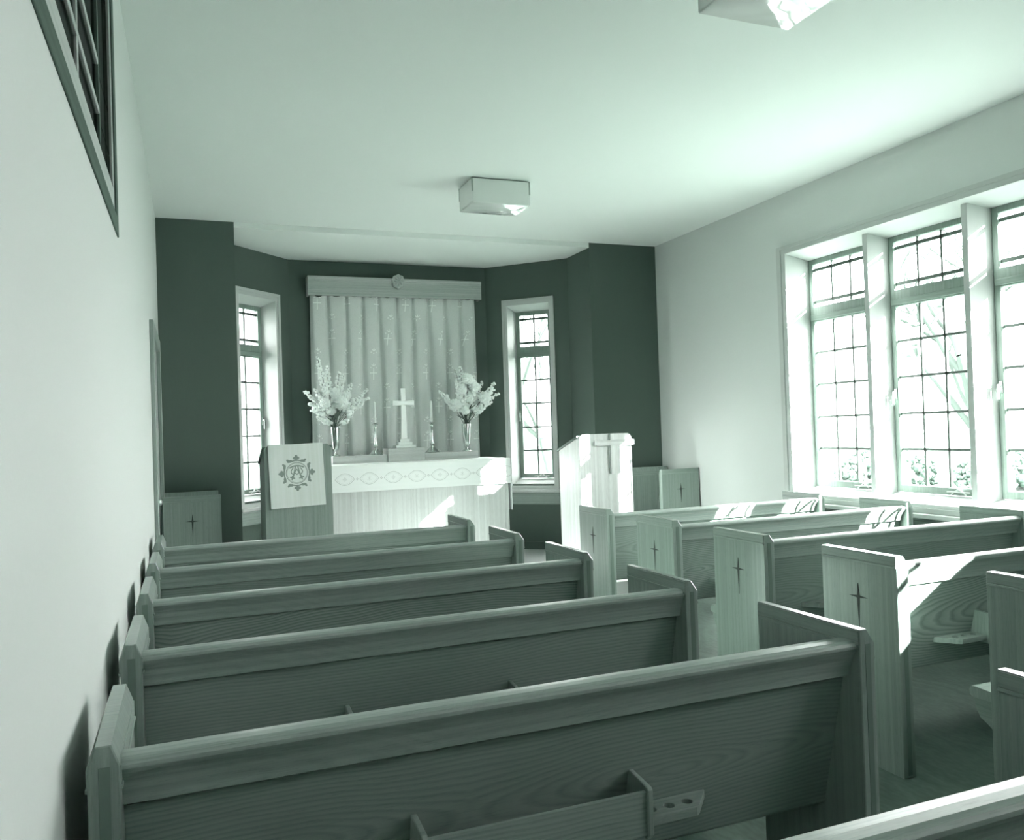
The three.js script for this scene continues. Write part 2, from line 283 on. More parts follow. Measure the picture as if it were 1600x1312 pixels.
// One end of a pew: flat side, chamfered side, top moulding and an inlaid cross on the outer face.
function pewEnd(p, x0, x1, cl, cr, cross) {
  const t = 0.9, c = 0.862;
  const pts = [[x0, 0], [x1, 0], [x1, c], [x1 - cr, t], [x0 + cl, t], [x0, cl ? c : t]];
  const e = part('end_panel', grain(prism(pts, 'z', -DEEP, 0, 0.0025), 'y'), M.end, p);
  const m = (x0 + x1) / 2, w = x1 - x0;
  part('edge_strip', grain(box(m - w * 0.16, m + w * 0.2, 0.01, c - 0.002, -0.004, 0.0012, 0.0006), 'y'), M.edge, e);
  // top band and bead on the flat faces
  const faces = [[x0, -1, cl], [x1, 1, cr]];
  for (const [x, s, ch] of faces) {
    const top = ch ? c - 0.003 : t - 0.004;
    const a = s < 0 ? x - 0.0022 : x - 0.001, b = s < 0 ? x + 0.001 : x + 0.0022;
    part('top_band', grain(box(a, b, top - 0.034, top, -DEEP + 0.003, -0.003, 0.0009), 'z'), M.trim, e);
    const a2 = s < 0 ? x - 0.0045 : x - 0.001, b2 = s < 0 ? x + 0.001 : x + 0.0045;
    part('bead', grain(box(a2, b2, top - 0.045, top - 0.036, -DEEP + 0.003, -0.003, 0.002), 'z'), M.trim, e);
  }
  if (cross) {
    const x = cross < 0 ? x0 : x1, zc = -DEEP / 2, yc = 0.703, s = cross;
    const diamond = (a, b, w0, axis) => axis === 'y' ? [[zc, a], [zc + w0, yc], [zc, b], [zc - w0, yc]] : [[zc + a, yc], [zc, yc + w0], [zc + b, yc], [zc, yc - w0]];
    const g = join(prism(diamond(0.572, 0.76, 0.0075, 'y'), 'x', Math.min(x, x + s * 0.0015) - 0.0005, Math.max(x, x + s * 0.0015)), prism(diamond(0.052, -0.052, 0.006, 'z'), 'x', Math.min(x, x + s * 0.0018) - 0.0005, Math.max(x, x + s * 0.0018)));
    part('cross_inlay', g, M.inlay, e);
  }
  return e;
}
function bookRack(p, a, b) {
  const r = new THREE.Group(); r.name = 'book_rack'; p.add(r);
  const zb = -0.093;
  const endPts = [[zb - 0.05, 0.47], [zb + 0.07, 0.47], [zb + 0.085, 0.485], [zb + 0.085, 0.592], [zb + 0.078, 0.599], [zb - 0.004, 0.608], [zb - 0.018, 0.608]];
  for (const [u, v] of [[a - 0.014, a], [b, b + 0.014]]) part('rack_end', grain(prism(endPts, 'x', u, v, 0.002), 'y'), M.rail, r);
  part('rack_front', grain(box(a, b, 0.482, 0.588, zb + 0.066, zb + 0.078, 0.002), 'x'), M.back, r);
  part('rack_shelf', grain(box(a, b, 0.475, 0.487, zb - 0.05, zb + 0.066, 0.001), 'x'), M.back, r);
}
function cupHolder(p, a, b, dir) {
  const zb = -0.135, sh = new THREE.Shape(), z0 = zb, z1 = zb + 0.09;
  const far = dir > 0 ? b : a, near = dir > 0 ? a : b;
  sh.moveTo(near, z0); sh.lineTo(far, z0); sh.lineTo(far, z0 + 0.012); sh.lineTo(far - dir * 0.062, z1 - 0.008); sh.lineTo(far - dir * 0.074, z1); sh.lineTo(near, z1); sh.closePath();
  for (let i = 0; i < 3; i++) { const h = new THREE.Path(); h.absellipse(lerp(near, far, 0.165 + 0.24 * i), zb + 0.05, 0.0145, 0.0145, 0, 2 * PI, true); sh.holes.push(h); }
  part('cup_holder', grain(prism(sh, 'y', 0.485, 0.507, 0.001, [], 16), 'x'), M.rail, p);
}
const bottom = 0.385;
function makePew(name, label, group, L, pos, opt) {
  const p = thing(name, label, 'pew', pos, opt.turn ?? 0, group);
  pewEnd(p, -opt.tl, 0, ...opt.le); pewEnd(p, L, L + opt.tr, ...opt.re);
  const a = 0.0005, b = L - 0.0005;
  part('back_panel', grain(prism([[-0.056, 0.80], [-0.155, bottom], [-0.16, bottom - 0.008], [-0.177, bottom - 0.008], [-0.18, bottom], [-0.08, 0.80]], 'x', a, b), 'x', 1.9, 0.62, [0.25, -0.48]), M.back, p);
  part('top_rail', grain(prism([[-0.046, 0.766], [-0.041, 0.769], [-0.038, 0.785], [-0.034, 0.80], [-0.029, 0.815], [-0.022, 0.828], [-0.015, 0.838], [-0.010, 0.847], [-0.010, 0.855], [-0.015, 0.862], [-0.026, 0.8665], [-0.05, 0.867], [-0.078, 0.863], [-0.088, 0.85], [-0.087, 0.83], [-0.082, 0.768]], 'x', a, b), 'x'), M.rail, p);
  part('seat', grain(prism([[-0.182, 0.405], [-0.172, 0.44], [-0.35, 0.434], [-0.54, 0.447], [-0.56, 0.444], [-0.568, 0.43], [-0.566, 0.412], [-0.555, 0.405]], 'x', a, b), 'x'), M.seat, p);
  const br = [[-0.555, 0.405], [-0.548, 0.37], [-0.53, 0.335], [-0.50, 0.318], [-0.475, 0.30], [-0.45, 0.272], [-0.40, 0.268], [-0.40, 0.405]];
  part('bracket', grain(prism(br, 'x', 0.004, 0.044, 0.003), 'z'), M.end, p); part('bracket', grain(prism(br, 'x', L - 0.044, L - 0.004, 0.003), 'z'), M.end, p);
  if (opt.rack) { bookRack(p, ...opt.rack); cupHolder(p, ...opt.cups[0], -1); cupHolder(p, ...opt.cups[1], 1); }
  return p;
}
{
  const L = 1.861 - 0.062, rack = [0.657 - 0.062, 1.201 - 0.062];
  const opt = { tl: 0.056, tr: 0.05, le: [0.014, 0.014, 0], re: [0, 0.026, 1], rack, cups: [[rack[0] - 0.235, rack[0] - 0.0145], [rack[1] + 0.0145, rack[1] + 0.235]] };
  const g = 'pews in the block by the plain wall';
  const rows = ['sixth row from altar, only rail and aisle end showing', 'fifth row from altar, book rack and cup holder behind', 'fourth row from altar, book rack half hidden', 'third row from altar, swirling grain on its back', 'second row from altar', 'first row, nearest altar and lectern'];
  let first;
  rows.forEach((r, k) => {
    const label = 'oak pew by plain wall, ' + r, pos = [0.062, 0, ROW(k - 1)];
    const p = first ? dup(first, pos, 0, label) : (first = makePew('pew', label, g, L, pos, opt));
    p.children.find((c) => c.name === 'back_panel').material = M.backs[(k + (g.includes('window') ? 2 : 0)) % 6];
  });
}
{
  const L = 4.709 - 2.928, rack = [0.50, 1.08];
  const opt = { tl: 0.062, tr: 0.05, le: [0, 0.026, -1], re: [0, 0.026, 0], rack, cups: [[0.265, 0.4855], [1.0945, 1.315]] };
  const g = 'pews in the block by the windows';
  const rows = ['fifth row from altar, only aisle end and seat showing', 'fourth row from altar, sunlit edge on its aisle end', 'third row from altar', 'second row from altar, sun patch on its rail', 'first row, nearest pulpit, two sun patches on its rail'];
  let first;
  rows.forEach((r, k) => {
    const label = 'oak pew beside the windows, ' + r, pos = [2.928, 0, ROW(k)];
    const p = first ? dup(first, pos, 0, label) : (first = makePew('pew', label, g, L, pos, opt));
    p.children.find((c) => c.name === 'back_panel').material = M.backs[(k + (g.includes('window') ? 2 : 0)) % 6];
  });
}
// short clergy seats at either side of the platform, turned towards the altar's middle
makePew('clergy_seat', 'short oak clergy seat against the plain wall with cross on its end', 'clergy seats', 0.5, [0.012, PLAT, 0.14], { turn: -PI / 2, tl: 0.05, tr: 0.05, le: [0, 0.02, 0], re: [0.02, 0, 1] });
makePew('clergy_seat', 'short oak clergy seat below the window wall behind the pulpit', 'clergy seats', 0.5, [4.895, PLAT, 0.64], { turn: PI / 2, tl: 0.05, tr: 0.05, le: [0, 0.02, -1], re: [0.02, 0, 0] });

// ---------------------------------------------------------------- altar
const AZ = -0.3, AX0 = 1.462, AX1 = 3.275, AT = 1.178;
{
  const a = thing('altar', 'long oak altar table in front of the pleated curtain', 'altar', [0, PLAT, 0]);
  const t = AT - PLAT - 0.006;
  part('front_panel', grain(box(AX0 + 0.02, AX1 - 0.02, 0.05, t - 0.04, AZ - 0.06, AZ - 0.02, 0.003), 'y'), M.blondGlare, a);
  part('base', grain(box(AX0 + 0.01, AX1 - 0.01, 0, 0.07, -0.98, AZ - 0.012, 0.004), 'x'), M.blondGlare, a);
  part('side_panel', grain(box(AX0 + 0.01, AX0 + 0.05, 0.05, t - 0.04, -0.98, AZ - 0.015, 0.003), 'y'), M.blondGlare, a);
  part('side_panel', grain(box(AX1 - 0.05, AX1 - 0.01, 0.05, t - 0.04, -0.98, AZ - 0.015, 0.003), 'y'), M.blondGlare, a);
  part('back_panel', grain(box(AX0 + 0.05, AX1 - 0.05, 0.05, t - 0.04, -0.98, -0.94, 0.003), 'y'), M.blondGlare, a);
  part('table_top', grain(box(AX0, AX1, t - 0.045, t, -1.0, AZ, 0.004), 'x'), M.blondGlare, a);
}
const frontletMap = canvasMap(2048, 288, (c, w, h) => {
  c.fillStyle = css(0.86); c.fillRect(0, 0, w, h);
  for (let y = 0; y < h; y += 4) { c.fillStyle = `rgba(120,150,135,${0.05 + 0.03 * Math.sin(y * 1.7)})`; c.fillRect(0, y, w, 1); }
  const px = w / 1.83, s = 0.235 * px;
  c.strokeStyle = css(0.46); c.fillStyle = css(0.5); c.lineJoin = 'round';
  for (let k = 0; k < 8; k++) {
    const x = 0.135 * px + k * s, y = h * 0.52, a = 0.092 * px, b = 0.056 * px;
    c.lineWidth = 4; c.beginPath(); c.moveTo(x - a, y); c.quadraticCurveTo(x, y - 2 * b, x + a, y); c.quadraticCurveTo(x, y + 2 * b, x - a, y); c.stroke();
    c.lineWidth = 2; c.strokeStyle = css(0.62); c.beginPath(); c.moveTo(x - a * 0.8, y); c.quadraticCurveTo(x, y - 1.6 * b, x + a * 0.8, y); c.quadraticCurveTo(x, y + 1.6 * b, x - a * 0.8, y); c.stroke();
    c.lineWidth = 3; c.strokeStyle = css(0.6);
    if (k % 2) { c.beginPath(); c.moveTo(x - 20, y - 18); c.lineTo(x + 20, y + 18); c.moveTo(x + 20, y - 18); c.lineTo(x - 20, y + 18); c.moveTo(x, y - 28); c.lineTo(x, y + 28); c.stroke(); }
    else { c.beginPath(); c.arc(x, y, 15, 0, 2 * PI); c.moveTo(x, y - 28); c.lineTo(x, y + 28); c.moveTo(x - 26, y); c.lineTo(x + 26, y); c.stroke(); }
    c.strokeStyle = css(0.46);
    if (k < 7) { const m = x + s / 2; for (const [dx, dy] of [[-9, 0], [9, 0], [0, -9], [0, 9]]) { c.beginPath(); c.arc(m + dx, y + dy, 5, 0, 2 * PI); c.fill(); } }
  }
});
{
  const a = thing('altar_cloth', 'white linen altar cloth hanging over the altar ends', 'cloth', [0, 0, 0]);
  // the linen over the top, with a long drop at each end
  const drop = (x, s) => { const pts = []; for (let i = 0; i <= 10; i++) { const t = i / 10; pts.push([x + s * (0.008 + 0.02 * t + 0.004 * Math.sin(t * 5)), AT - t * 0.53]); } return pts; };
  const rOuter = drop(AX1, 1), rInner = rOuter.map(([x, y]) => [x - 0.003, y]).reverse(), lOuter = drop(AX0, -1), lInner = lOuter.map(([x, y]) => [x + 0.003, y]);
  const poly = [...lOuter.slice().reverse().map(([x, y]) => [x, y + 0.004]), ...rOuter.map(([x, y]) => [x, y + 0.004]), ...rInner, ...lInner];
  const g = prism(poly, 'z', -0.99, AZ + 0.004, 0.0008);
  part('linen', g, M.linen, a);
  const fg = new THREE.BoxGeometry(AX1 - AX0 + 0.016, 0.255, 0.004, 60, 10, 1), p = fg.attributes.position;
  for (let i = 0; i < p.count; i++) p.setZ(i, p.getZ(i) + 0.004 * (0.5 - p.getY(i) / 0.255) * (1 + 0.5 * noise(p.getX(i) * 4, p.getY(i) * 2)));
  fg.translate((AX0 + AX1) / 2, AT + 0.003 - 0.1275, AZ + 0.009); fg.computeVertexNormals();
  tag(part('frontlet', fg, new THREE.MeshPhysicalMaterial({ map: frontletMap, roughness: 0.85 }), a), 'band embroidered with linked pointed ovals');
}
{
  const g = thing('gradine', 'low stepped oak shelf along the back of the altar top', 'altar shelf', [0, AT + 0.0045, 0]);
  part('side_shelf', grain(box(1.556, 2.114, 0, 0.075, -0.985, -0.75, 0.003), 'x'), M.blondGlare, g);
  part('centre_shelf', grain(box(2.118, 2.506, 0, 0.135, -0.985, -0.735, 0.003), 'x'), M.blondGlare, g);
  part('side_shelf', grain(box(2.51, 3.10, 0, 0.075, -0.985, -0.75, 0.003), 'x'), M.blondGlare, g);
}
const SH = AT + 0.0045 + 0.075, SC = AT + 0.0045 + 0.135;
{
  const c = thing('altar_cross', 'brass latin cross on a stepped base at the altar centre', 'cross', [2.318, SC, -0.85]);
  part('base', join(box(-0.106, 0.106, 0, 0.03, -0.07, 0.07, 0.003), box(-0.076, 0.076, 0.03, 0.062, -0.05, 0.05, 0.003), box(-0.052, 0.052, 0.062, 0.094, -0.035, 0.035, 0.003)), M.brass, c);
  const y = 1.787 - SC, top = 1.942 - SC;
  part('upright', prism([[-0.034, 0.094], [0.034, 0.094], [0.023, y], [0.026, top], [-0.026, top], [-0.023, y]], 'z', -0.012, 0.012, 0.003), M.brass, c);
  part('crossbar', prism([[-0.115, y - 0.028], [0, y - 0.022], [0.115, y - 0.028], [0.115, y + 0.028], [0, y + 0.022], [-0.115, y + 0.028]], 'z', -0.0135, 0.0135, 0.003), M.brass, c);
}
{
  const xs = [2.015, 2.62], labels = ['brass candlestick between altar cross and flower vase by lectern', 'brass candlestick between altar cross and flower vase by pulpit'], cl = ['tall white candle in the candlestick nearer the lectern', 'tall white candle in the candlestick nearer the pulpit'];
  const c = thing('candlestick', labels[0], 'candlestick', [xs[0], SH, -0.85], 0, 'altar candlesticks');
  part('base', join(new THREE.CylinderGeometry(0.03, 0.085, 0.05, 4, 1).rotateY(PI / 4).translate(0, 0.031, 0), box(-0.061, 0.061, 0, 0.008, -0.061, 0.061, 0.002)), M.silver, c);
  part('stem', lathe([[0.001, 0.05], [0.022, 0.052], [0.013, 0.066], [0.016, 0.074], [0.026, 0.09], [0.026, 0.1], [0.014, 0.112], [0.02, 0.122], [0.012, 0.135], [0.0095, 0.2], [0.012, 0.27], [0.02, 0.282], [0.012, 0.292], [0.013, 0.3], [0.001, 0.3]]), M.silver, c);
  part('drip_cup', lathe([[0.001, 0.298], [0.016, 0.3], [0.03, 0.312], [0.032, 0.318], [0.018, 0.314], [0.016, 0.326], [0.001, 0.326]]), M.silver, c);
  dup(c, [xs[1], SH, -0.85], 0, labels[1]);
  const g = lathe([[0.0005, 0], [0.0125, 0], [0.0125, 0.212], [0.008, 0.219], [0.002, 0.221], [0.0015, 0.232], [0.0005, 0.232]], 16);
  xs.forEach((x, i) => solo('candle', g, M.wax, cl[i], 'candle', [x, SH + 0.3265, -0.85], 'altar candles'));
}
// vases and flowers
const vaseG = lathe([[0.001, 0], [0.05, 0], [0.052, 0.006], [0.035, 0.018], [0.012, 0.032], [0.011, 0.048], [0.024, 0.06], [0.034, 0.085], [0.041, 0.16], [0.047, 0.24], [0.051, 0.292], [0.047, 0.292], [0.043, 0.24], [0.036, 0.16], [0.028, 0.09], [0.001, 0.08]], 32);
function bloomG(seed, r) {
  const g = new THREE.IcosahedronGeometry(r, 4), p = g.attributes.position, v = new THREE.Vector3();
  for (let i = 0; i < p.count; i++) { v.fromBufferAttribute(p, i); const n = v.clone().normalize(), a = Math.atan2(n.z, n.x), k = 1 + 0.16 * Math.sin(a * 9 + 8 * n.y + seed) * (1 - n.y * n.y * 0.6) + 0.12 * noise(n.x * 4 + seed, n.y * 7, n.z * 4); v.copy(n).multiplyScalar(r * k); v.y *= 0.72; p.setXYZ(i, v.x, v.y, v.z); }
  g.computeVertexNormals(); return g;
}
const petalG = new THREE.IcosahedronGeometry(1, 1);
function spike(from, tip, seed, sag) {
  const R = rng(seed), a = new THREE.Vector3(...from), b = new THREE.Vector3(...tip), mid = a.clone().lerp(b, 0.5).add(new THREE.Vector3((R() - 0.5) * 0.04, sag, (R() - 0.5) * 0.04));
  const cv = new THREE.QuadraticBezierCurve3(a, mid, b), bl = [], n = 34;
  for (let i = 0; i < n; i++) {
    const t = 0.34 + 0.66 * (i / (n - 1)), q = cv.getPoint(t), size = lerp(0.026, 0.011, (t - 0.34) / 0.66) * (0.75 + 0.5 * R()), ang = i * 2.4 + R(), off = size * 1.15;
    q.add(new THREE.Vector3(Math.cos(ang) * off, (R() - 0.3) * off * 0.8, Math.sin(ang) * off));
    bl.push(petalG.clone().scale(size, size * (0.5 + 0.4 * R()), size * (0.8 + 0.3 * R())).rotateX(R() * 3).rotateZ(R() * 3).translate(q.x, q.y, q.z));
  }
  return { stem: new THREE.TubeGeometry(cv, 12, 0.0026, 5), blossoms: join(...bl) };
}
function bouquet(name, label, vaseLabel, x, tips, blooms, seed) {
  solo('vase', vaseG, M.silver, vaseLabel, 'vase', [x, SH, -0.85], 'altar vases');
  const b = thing(name, label, 'flowers', [x, SH + 0.292, -0.85], 0, 'altar flowers'), R = rng(seed), y0 = SH + 0.292, stems = [];
  tips.forEach(([tx, ty], i) => {
    const z = (R() - 0.4) * 0.16, ph = R() * 6.28, dx = tx - x, s = spike([0.018 * Math.cos(ph) + dx * 0.03, 0.003, 0.018 * Math.sin(ph)], [dx, ty - y0, z], seed * 31 + i, Math.abs(dx) > 0.2 ? 0.07 : 0.02);
    stems.push(s.stem); const m = part('flower_spike', s.blossoms, M.petal, b); void m;
  });
  blooms.forEach(([bx, by, r], i) => {
    const q = new THREE.Vector3(bx - x, by - y0, 0.05 + (R() - 0.5) * 0.08), g = bloomG(seed + i * 3, r * 1.2).rotateX(0.9 + 0.4 * (R() - 0.5)).rotateZ((R() - 0.5)).translate(q.x, q.y, q.z);
    part('bloom', g, M.petal, b);
    stems.push(new THREE.TubeGeometry(new THREE.QuadraticBezierCurve3(new THREE.Vector3(q.x * 0.05, 0.003, 0), new THREE.Vector3(q.x * 0.3, q.y * 0.5, q.z * 0.4), q), 8, 0.003, 5));
  });
  part('stems', join(...stems), M.stem, b);
  for (let i = 0; i < 16; i++) {
    const a = R() * 6.28, e = 0.25 + 0.9 * R(), l = 0.09 + 0.07 * R(), s = new THREE.Shape(); s.moveTo(0, 0); s.quadraticCurveTo(0.022, l * 0.5, 0, l); s.quadraticCurveTo(-0.022, l * 0.5, 0, 0);
    const g = new THREE.ExtrudeGeometry(s, { depth: 0.0012, bevelEnabled: false, curveSegments: 6 }); g.rotateX(0.4 + e * 0.7).rotateY(a).translate(Math.cos(a) * 0.02, 0.02 + 0.15 * R(), Math.sin(a) * 0.03 + 0.03);
    part('leaf', g, M.leaf, b);
  }
}
bouquet('flower_arrangement', 'spreading arrangement of white flower spikes and blooms above the lectern', 'tall silver vase at the lectern end of the altar shelf', 1.605,
  [[1.46, 2.27], [1.53, 2.17], [1.66, 2.11], [1.71, 2.09], [1.31, 1.92], [1.42, 1.95], [1.94, 1.93], [1.97, 1.85], [1.36, 1.80], [1.90, 1.79], [1.79, 2.0], [1.47, 2.05], [1.57, 1.98], [1.43, 1.66], [1.74, 1.62], [1.38, 1.72]],
  [[1.66, 1.80, 0.058], [1.50, 1.80, 0.045], [1.61, 1.90, 0.05], [1.72, 1.87, 0.045], [1.56, 1.72, 0.04]], 7);
bouquet('flower_arrangement', 'rounder arrangement of white flower spikes and blooms nearer the pulpit', 'tall silver vase at the pulpit end of the altar shelf', 3.005,
  [[2.92, 2.13], [2.95, 2.16], [3.03, 2.09], [3.11, 2.07], [3.33, 1.98], [3.38, 1.87], [3.36, 1.92], [2.70, 1.90], [2.77, 1.82], [3.2, 2.0], [2.87, 2.03], [3.28, 1.77], [3.14, 1.70], [2.98, 2.1], [3.07, 2.03], [2.9, 1.94]],
  [[2.87, 1.76, 0.05], [2.97, 1.70, 0.045], [3.05, 1.84, 0.055], [3.19, 1.83, 0.055], [3.10, 1.95, 0.05], [2.95, 1.92, 0.05], [3.02, 2.03, 0.05], [3.10, 1.73, 0.045]], 23);

// ---------------------------------------------------------------- curtain and pelmet
const clothMap = canvasMap(768, 768, (c, w, h) => {
  c.fillStyle = css(0.70); c.fillRect(0, 0, w, h);
  const R = rng(5);
  for (let i = 0; i < 9000; i++) { c.fillStyle = `rgba(${R() < 0.5 ? '225,240,230' : '95,125,110'},0.10)`; c.fillRect(R() * w, R() * h, 2, 6); }
  c.strokeStyle = c.fillStyle = css(1.0);
  c.globalAlpha = 0.9;
  const cross = (x, y, s) => { c.lineWidth = s * 0.11; c.beginPath(); c.moveTo(x, y - s * 0.36); c.lineTo(x, y + s * 0.8); c.moveTo(x - s * 0.42, y); c.lineTo(x + s * 0.42, y); c.stroke(); for (const [dx, dy] of [[0, -0.42], [0, 0.86], [-0.46, 0], [0.46, 0]]) { c.beginPath(); c.arc(x + dx * s, y + dy * s, s * 0.07, 0, 2 * PI); c.fill(); } };
  const leafy = (x, y, s) => { c.lineWidth = s * 0.07; for (const a of [-0.9, 0, 0.9]) { c.beginPath(); c.moveTo(x, y); c.lineTo(x + Math.sin(a) * s * 0.3, y - Math.cos(a) * s * 0.3); c.stroke(); } for (const [dx, dy] of [[-0.3, 0.15], [0.3, 0.15], [0, 0.3]]) { c.beginPath(); c.arc(x + dx * s, y + dy * s, s * 0.06, 0, 2 * PI); c.fill(); } };
  for (let j = 0; j < 2; j++) for (let i = 0; i < 2; i++) { const x = (i + (j % 2 ? 0.5 : 0)) * w / 2 + w * 0.12, y = j * h / 2 + h * 0.14; for (const q of [x, x - w]) { cross(q, y, w * 0.105); leafy(q, y - h * 0.1 + h * 0.0, w * 0.13); leafy(q + w * 0.25, y + h * 0.18, w * 0.13); } }
});
{
  const x0 = 1.44, x1 = 3.262, y0 = 0.95, y1 = 2.985, nx = 360, ny = 40, folds = 10, pos = [], uv = [], idx = [];
  let run = 0, px = null;
  const at = (u, v) => {
    const fall = smooth(v, 0, 0.35), ph = (u + 0.004 * Math.sin(v * 5 + u * 20)) * folds, k = ph - Math.floor(ph);
    // broad flat box pleat with a deep narrow tuck between
    const wide = 0.09 + 0.07 * fall, tuck = Math.exp(-Math.pow((k - 0.02) / wide, 2)) + Math.exp(-Math.pow((k - 1.02) / wide, 2));
    const round = Math.sin(PI * k);
    const z = -1.165 - 0.042 * tuck * (0.75 + 0.25 * fall) + 0.014 * round * (0.5 + fall) + 0.006 * noise(u * 18, v * 3) * fall;
    const dip = 0.062 * Math.pow(Math.max(0, Math.sin(PI * clamp((k - 0.12) / 0.76, 0, 1))), 0.6) * (0.75 + 0.35 * noise(Math.floor(ph) * 3.7));
    return [lerp(x0, x1, u) + 0.016 * (u - 0.5) * 2 * v, lerp(y1 - dip, y0, v), z];
  };
  for (let j = 0; j <= ny; j++) { run = 0; px = null; for (let i = 0; i <= nx; i++) { const q = at(i / nx, j / ny); if (px) run += Math.hypot(q[0] - px[0], (q[2] - px[2])); px = q; pos.push(...q); uv.push(run / 0.74, (q[1] - y1) / 0.74 + 0.02); } }
  const row = nx + 1, count = row * (ny + 1);
  for (let j = 0; j < ny; j++) for (let i = 0; i < nx; i++) { const a = j * row + i; idx.push(a, a + row, a + 1, a + 1, a + row, a + row + 1); }
  for (let i = 0; i < count; i++) { pos.push(pos[3 * i], pos[3 * i + 1], pos[3 * i + 2] - 0.003); uv.push(uv[2 * i], uv[2 * i + 1]); }
  const front = idx.slice(); for (let k = 0; k < front.length; k += 3) idx.push(front[k] + count, front[k + 2] + count, front[k + 1] + count);
  const g = new THREE.BufferGeometry(); g.setAttribute('position', new THREE.Float32BufferAttribute(pos, 3)); g.setAttribute('uv', new THREE.Float32BufferAttribute(uv, 2)); g.setIndex(idx); g.computeVertexNormals();
  solo('curtain', g, new THREE.MeshPhysicalMaterial({ map: clothMap, roughness: 0.75, sheen: 0.4, sheenColor: T(0.7), sheenRoughness: 0.5 }), 'pleated brocade curtain woven with small crosses behind the altar', 'curtain');
}
{
  const p = thing('pelmet', 'long oak pelmet board above the altar curtain', 'pelmet', [0, 0, 0]);
  part('front_board', grain(prism([[-1.12, 2.938], [-1.098, 2.938], [-1.098, 3.085], [-1.092, 3.095], [-1.092, 3.112], [-1.086, 3.120], [-1.086, 3.138], [-1.12, 3.138]], 'x', 1.41, 3.316, 0.001), 'x'), M.light, p);
  part('top_board', grain(box(1.41, 3.316, 3.120, 3.138, BZ + 0.002, -1.121, 0.002), 'x'), M.light, p);
  for (const [a, b] of [[1.41, 1.43], [3.296, 3.316]]) part('side_board', grain(box(a, b, 2.938, 3.119, BZ + 0.002, -1.121, 0.002), 'y'), M.light, p);
  // carved shield boss
  const s = new THREE.Shape(), R = 0.064; const pts = []; for (let i = 0; i < 96; i++) { const a = i / 96 * 2 * PI, r = R * (1 + 0.055 * Math.cos(a * 8)) * (Math.sin(a) < 0 ? 1 + 0.22 * Math.pow(-Math.sin(a), 2) : 1.08); pts.push([Math.cos(a) * r * 0.98, Math.sin(a) * r * 1.05]); } void s;
  const boss = part('boss', prism(pts, 'z', -1.092, -1.055, 0.008).translate(2.364, 3.106, 0), M.light, p);
  const petals = []; for (let i = 0; i < 8; i++) { const a = i / 8 * 2 * PI; petals.push(new THREE.SphereGeometry(0.02, 10, 8).scale(1.1, 0.6, 0.5).rotateZ(a).translate(2.364 + Math.cos(a) * 0.03, 3.106 + Math.sin(a) * 0.032, -1.056)); }
  petals.push(new THREE.SphereGeometry(0.014, 12, 10).translate(2.364, 3.106, -1.052));
  part('carving', join(...petals), M.light, boss);
}

// ---------------------------------------------------------------- lectern and pulpit
function desk(name, label, x0, x1, top, m) {
  const d = thing(name, label, name, [0, PLAT, 0]), z1 = 0.945, z0 = 0.49, t = top - PLAT, bk = t - 0.15;
  const prof = [[z0, 0.0], [z1 - 0.0205, 0.0], [z1 - 0.0205, t - 0.035], [z1 - 0.05, t - 0.03], [z0, bk]];
  part('side_panel', grain(prism(prof, 'x', x0, x0 + 0.03, 0.002), 'y'), m, d);
  part('side_panel', grain(prism(prof, 'x', x1 - 0.03, x1, 0.002), 'y'), m, d);
  part('front_panel', grain(prism([[x0, 0], [x1, 0], [x1, t - 0.03], [x1 - 0.03, t], [x0 + 0.03, t], [x0, t - 0.03]], 'z', z1 - 0.02, z1, 0.002), 'y'), m, d);
  const a = Math.atan2(0.12, z1 - 0.05 - z0), len = (z1 - 0.05 - z0) / Math.cos(a) + 0.03;
  const top_ = grain(box(x0 - 0.012, x1 + 0.012, 0, 0.018, -len, 0, 0.003), 'x'); top_.rotateX(-a); 
  part('desk_top', top_.translate(0, t - 0.027, z1 - 0.038), M.dark, d);
  part('shelf', grain(box(x0 + 0.031, x1 - 0.031, t - 0.45, t - 0.43, z0 + 0.02, z1 - 0.021, 0.002), 'x'), m, d);
  return d;
}
desk('lectern', 'oak lectern with a white embroidered cloth hung over its front', 0.753, 1.27, 1.408, wood(oak(0.34, 9, 0.1), 0.45));
{
  const p = desk('pulpit', 'tall oak pulpit in full sun with a plain cross on its front', 3.475, 4.0, 1.405, M.blondGlare);
  part('cross_upright', grain(box(3.77, 3.868, 1.04 - PLAT, 1.406 - PLAT, 0.9445, 0.972, 0.003), 'y'), M.blondGlare, p);
  part('cross_arm', grain(box(3.62, 4.018, 1.298 - PLAT, 1.348 - PLAT, 0.9455, 0.980, 0.003), 'x'), M.blondGlare, p);
}
